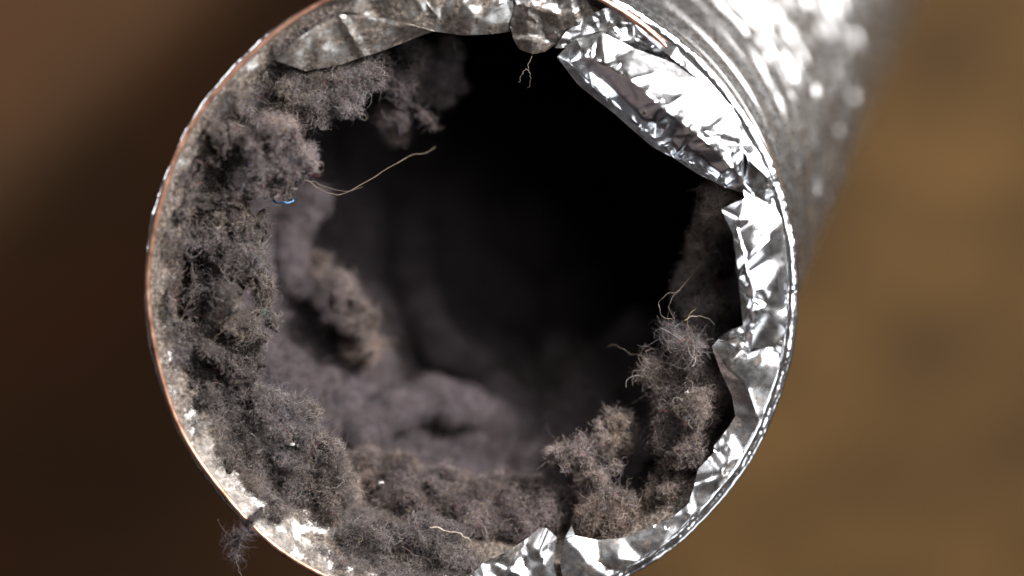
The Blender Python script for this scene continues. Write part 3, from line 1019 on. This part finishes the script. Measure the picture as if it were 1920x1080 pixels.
lint("lint_clump", "dim fluffy lint heap in the shade behind the right foil edge",
     cauliflower([(1330, 480, -16, 4.5), (1320, 560, -14, 4.2), (1350, 420, -15, 3.2), (1310, 620, -12, 3.0), (1300, 540, -20, 4.0)], 14), seed=14, tufts=0.5, voxel=0.7)
lint("lint_clump", "scrap of lint caught beneath the sharp tip of the foil flap",
     cauliflower([(1355, 385, -7, 1.8), (1338, 368, -7, 0.9)], 15), seed=15, tufts=1.0, voxel=0.4, rough=0.5, length=1.8, tint=(1.05, 1, 0.95))
WISP = [(720, 140, -12, 1.2), (760, 165, -15, 1.5), (800, 130, -18, 2.0), (835, 160, -21, 1.6), (745, 215, -19, 1.4), (690, 150, -10, 1.2)]
lint("lint_wisp", "stringy lint wisps dangling from the top into the dark hole",
     chain([(660, 110, -8), (700, 118, -10), (722, 140, -12), (742, 172, -13), (778, 195, -14), (800, 218, -15), (815, 238, -15)], 0.6, 1.0, 1, n=34) +
     chain([(770, 85, -14), (765, 120, -16), (790, 160, -18), (830, 185, -20)], 1.0, 1.9, 2, n=26) +
     chain([(720, 110, -14), (735, 180, -18), (742, 245, -20)], 0.8, 1.5, 3, n=22) +
     chain([(840, 80, -16), (850, 120, -19), (840, 170, -22)], 0.7, 1.3, 4, n=20) + fronds(WISP, 16, 9, r=0.7, up=-0.2), seed=16, tufts=0.5, rough=0.5, tint=(1.0, 0.97, 1.03), shade=1.1)
lint("lint_clump", "blurred knobbly lint clump on the inner left wall",
     chain([(585, 500, -25), (620, 525, -24), (645, 555, -22), (668, 600, -22), (682, 645, -24), (668, 690, -27)], 1.2, 2.3, 17, 0.7, 34) + fronds([(640, 550, -21, 1.6), (670, 600, -21, 1.8), (680, 640, -23, 1.8)], 17, 10, r=0.8), seed=17, tufts=0.3, voxel=0.5, rough=0.7, shade=1.1, tint=(1.06, 0.99, 0.96))
lint("lint_fold", "broad soft lint fold arching low in the duct behind the bottom ridge",
     chain([(680, 815, -21), (720, 785, -24), (790, 758, -28), (850, 756, -29), (910, 785, -33), (955, 815, -38)], 3.4, 4.0, 5, 0.12, 50) + chain([(780, 765, -34), (850, 765, -36), (920, 790, -38)], 4.5, 5, 15, 0.1, 24), mat=M_deep, hairs=0.0, seed=18, voxel=0.6, rough=0.45, pits=0.0, density=14, shade=0.55, tint=(1, 0.98, 1.05))  # fibre colour dimmed as well, for the shade of the depth
lint("lint_fold", "pale lint fold running down the inner left wall, out of focus",
     chain([(575, 380, -27), (548, 430, -26), (540, 490, -25), (570, 540, -26)], 3.0, 4.2, 6, 0.2, 26) +
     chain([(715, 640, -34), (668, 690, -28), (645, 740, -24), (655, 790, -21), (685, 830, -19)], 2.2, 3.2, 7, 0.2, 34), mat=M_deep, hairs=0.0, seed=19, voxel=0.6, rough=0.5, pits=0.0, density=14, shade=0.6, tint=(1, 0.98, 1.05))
lint("lint_fold", "dim lint fold rising into the dark in the middle of the duct",
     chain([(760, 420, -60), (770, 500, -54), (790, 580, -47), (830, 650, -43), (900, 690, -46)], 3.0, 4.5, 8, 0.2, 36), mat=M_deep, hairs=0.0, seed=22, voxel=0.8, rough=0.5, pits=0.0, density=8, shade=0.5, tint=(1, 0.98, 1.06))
lint("lint_fold", "dim lint fold at the right of the dark hole above the coral shaped clump",
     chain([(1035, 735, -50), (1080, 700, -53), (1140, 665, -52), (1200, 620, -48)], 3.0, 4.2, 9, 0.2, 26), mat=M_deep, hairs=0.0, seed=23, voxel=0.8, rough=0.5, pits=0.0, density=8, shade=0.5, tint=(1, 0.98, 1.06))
lint("lint_wisp", "frayed lint wisp snagged outside the rim at the lower left",
     chain([(492, 958, 0.4), (480, 968, 1.3), (468, 982, 1.2), (455, 1003, 0.2), (447, 1025, -0.8), (438, 1050, -1.6)], 0.30, 0.62, 20, 0.9, 40) + chain([(456, 1000, 0.2), (440, 1012, -0.6), (425, 1020, -1.2)], 0.2, 0.35, 21, 0.6, 14), seed=20, tufts=0.4, rough=0.25, pits=0.3, voxel=0.25, density=40, rad=0.016, length=1.4, wild=0.02, tint=(0.98, 0.97, 1.03), contained=False, hairs=0.02)


# thin film of lint on the foil wall just inside the wire
V, F, _ = duct_tube(liner_r, 420, 2, 30)
rng = np.random.default_rng(77)
b, n, _ = sample_surface(V, F.tolist(), 150000, rng)
az = np.degrees(np.arctan2(b[:, 1] - 2, b[:, 0] - 1)) % 360
k = (az > 98) & (az < 262) & (rng.random(len(b)) < np.clip(0.50 + 2.2 * vnoise(b, 3.0, 91), 0.0, 1))
b, n = b[k], n[k]
n = n * -np.sign((n[:, :2] * b[:, :2]).sum(1))[:, None]
c0 = (-45, 0, -4)
P = fibre_points(b + n * rng.uniform(0.1, 0.7, len(b))[:, None], n, rng, 1.0, 0.6, 1.0, 5)
o = fibre_object("lint_film", P, fibre_colors(P, rng, 0.95), 0.024 * rng.uniform(0.6, 1.4, len(P)), None, c0)
o.location = (c0[0] * MM, c0[1] * MM, (c0[2] + HT) * MM)
tag(o, "thin film of grey lint on the dusty foil wall just inside the copper wire", "lint", "lint packed in the duct")


# ------------------------------------------------------------------ single strands and scraps
def strand(name, label, pts, rad, mat, cat, group=None, n=40, wob=0.25, seed=0):
    Q = spline([at(*p) for p in pts], n)
    Q = Q + np.stack([vnoise(np.stack((np.arange(n) * 1.0, np.full(n, k * 9.0), np.full(n, seed * 3.0)), axis=1), 5.0, 50 + k) for k in range(3)], axis=1) * wob
    V, F = tube(Q, np.linspace(rad, rad * 0.6, n) * 0.7, 5)
    o = mesh_obj(name, V, F, mat, None, Q[0])
    tag(o, label, cat, group)
    return o


M_hair = plain_material("fawn_hair", (0.17, 0.135, 0.105), 0.4, 0.5)
M_pale = plain_material("pale_straw", (0.36, 0.31, 0.25), 0.5, 0.4)
M_blue = plain_material("blue_plastic", (0.06, 0.17, 0.32), 0.35, 0.5)
M_teal = plain_material("teal_fluff", (0.12, 0.33, 0.30), 0.9, 0.1)
M_white = plain_material("white_speck", (0.42, 0.40, 0.40), 0.6, 0.3)
HG = "loose hairs in the lint"
strand("stray_hair", "long fawn hair sweeping up over the dark hole from the puffy lint ball", [(568, 335, -4), (600, 352, -4), (640, 366, -4), (700, 335, -5), (760, 300, -7), (818, 278, -12)], 0.085, M_hair, "hair", HG, 60)
strand("stray_hair", "shorter pale hair just above the long fawn hair", [(580, 338, -4), (610, 350, -4), (650, 357, -4), (678, 352, -5)], 0.06, M_hair, "hair", HG, seed=2)
strand("stray_hair", "curly hair loop rising above the bluish lint knot", [(1262, 600, -4), (1240, 592, -3), (1237, 568, -3), (1252, 552, -3), (1275, 545, -4)], 0.06, M_hair, "hair", HG, seed=3)
strand("stray_hair", "second thin curl standing just right of the first hair loop", [(1266, 600, -4), (1254, 575, -3), (1262, 558, -3), (1300, 512, -5), (1320, 480, -8)], 0.05, M_hair, "hair", HG, seed=4)
strand("stray_hair", "lone wavy hair reaching left into the dark hole from the right lint", [(1205, 668, -7), (1180, 660, -8), (1160, 650, -9), (1138, 648, -10)], 0.06, M_hair, "hair", HG, seed=5)
strand("stray_hair", "straight fine hair between the lint pellet and the coral shaped clump", [(1245, 720, -6), (1215, 738, -7), (1185, 756, -8)], 0.05, M_hair, "hair", HG, seed=6)
strand("stray_hair", "forked hair hanging below the dusty flap at the top", [(998, 105, -4), (990, 128, -4), (978, 142, -4), (973, 156, -4)], 0.07, M_hair, "hair", HG, seed=7)
strand("stray_hair", "short curled hair beside the forked one at the top", [(988, 130, -4), (994, 145, -4), (990, 165, -4)], 0.05, M_hair, "hair", HG, seed=8)
strand("stray_hair", "hair hanging straight down under the middle top flap", [(848, 68, -5), (852, 90, -6), (856, 115, -7)], 0.06, M_hair, "hair", HG, seed=9)
strand("stray_hair", "fine crossed hair standing above the teal fluff", [(500, 585, -2), (505, 555, -2), (512, 520, -3)], 0.05, M_hair, "hair", HG, seed=10)
strand("stray_hair", "arched hair over the bottom lint ridge", [(925, 1020, -6), (935, 990, -6), (955, 973, -7), (970, 976, -8)], 0.05, M_hair, "hair", HG, seed=11)
strand("stray_hair", "hair trailing down from the frayed wisp outside the rim", [(448, 1030, -1), (446, 1055, -1), (452, 1085, -1)], 0.06, M_hair, "hair", HG, seed=12)
strand("straw_sliver", "pale straw sliver curving over the bottom lint pad", [(808, 988, -1.5), (840, 994, -1.2), (865, 1002, -1.2), (884, 1016, -2)], 0.2, M_pale, "straw")
strand("straw_sliver", "frayed tan fibre bundle arched beside the curled foil tongue", [(1284, 602, -3.5), (1300, 592, -3), (1325, 596, -3), (1340, 610, -3.5)], 0.13, M_pale, "straw", wob=0.2, seed=4)
strand("blue_thread", "bright blue thread scrap under the puffy lint ball", [(500, 371, -2), (520, 375, -1.5), (540, 384, -1.5), (552, 378, -1.8)], 0.32, M_blue, "thread", wob=0.5)
o = lint("teal_fluff", "tiny teal fluff tuft on the inner edge of the left lint mat", cauliflower([(498, 588, -1.5, 0.5)], 31, kids=5, grand=2), mat=M_teal, seed=31, voxel=0.25, rough=0.2, length=0.8, tufts=0.8, tint=(0.5, 1.0, 0.95), cat="fluff")
del o["group"]
for k, (px, py, z, r, lab) in enumerate([(476, 539, -2.0, 0.32, "white speck on the inner edge of the left lint mat"),
                                         (714, 905, -8.5, 0.3, "white speck on the brown lint ridge at the bottom"),
                                         (548, 833, -1.0, 0.32, "pale flake on the felted lint mat at the lower left"),
                                         (1288, 735, -3.6, 0.25, "white speck on the tall lint bank at the right")]):
    c = at(px, py, z)
    rs = np.random.default_rng(k)
    V = ICO_V * r * (1 + 0.35 * rs.normal(size=(len(ICO_V), 1))) * np.array((1.3, 0.8, 0.7)) + c
    tag(mesh_obj("lint_speck", V, ICO_F, M_white, None, c), lab, "speck", "pale specks on the lint")
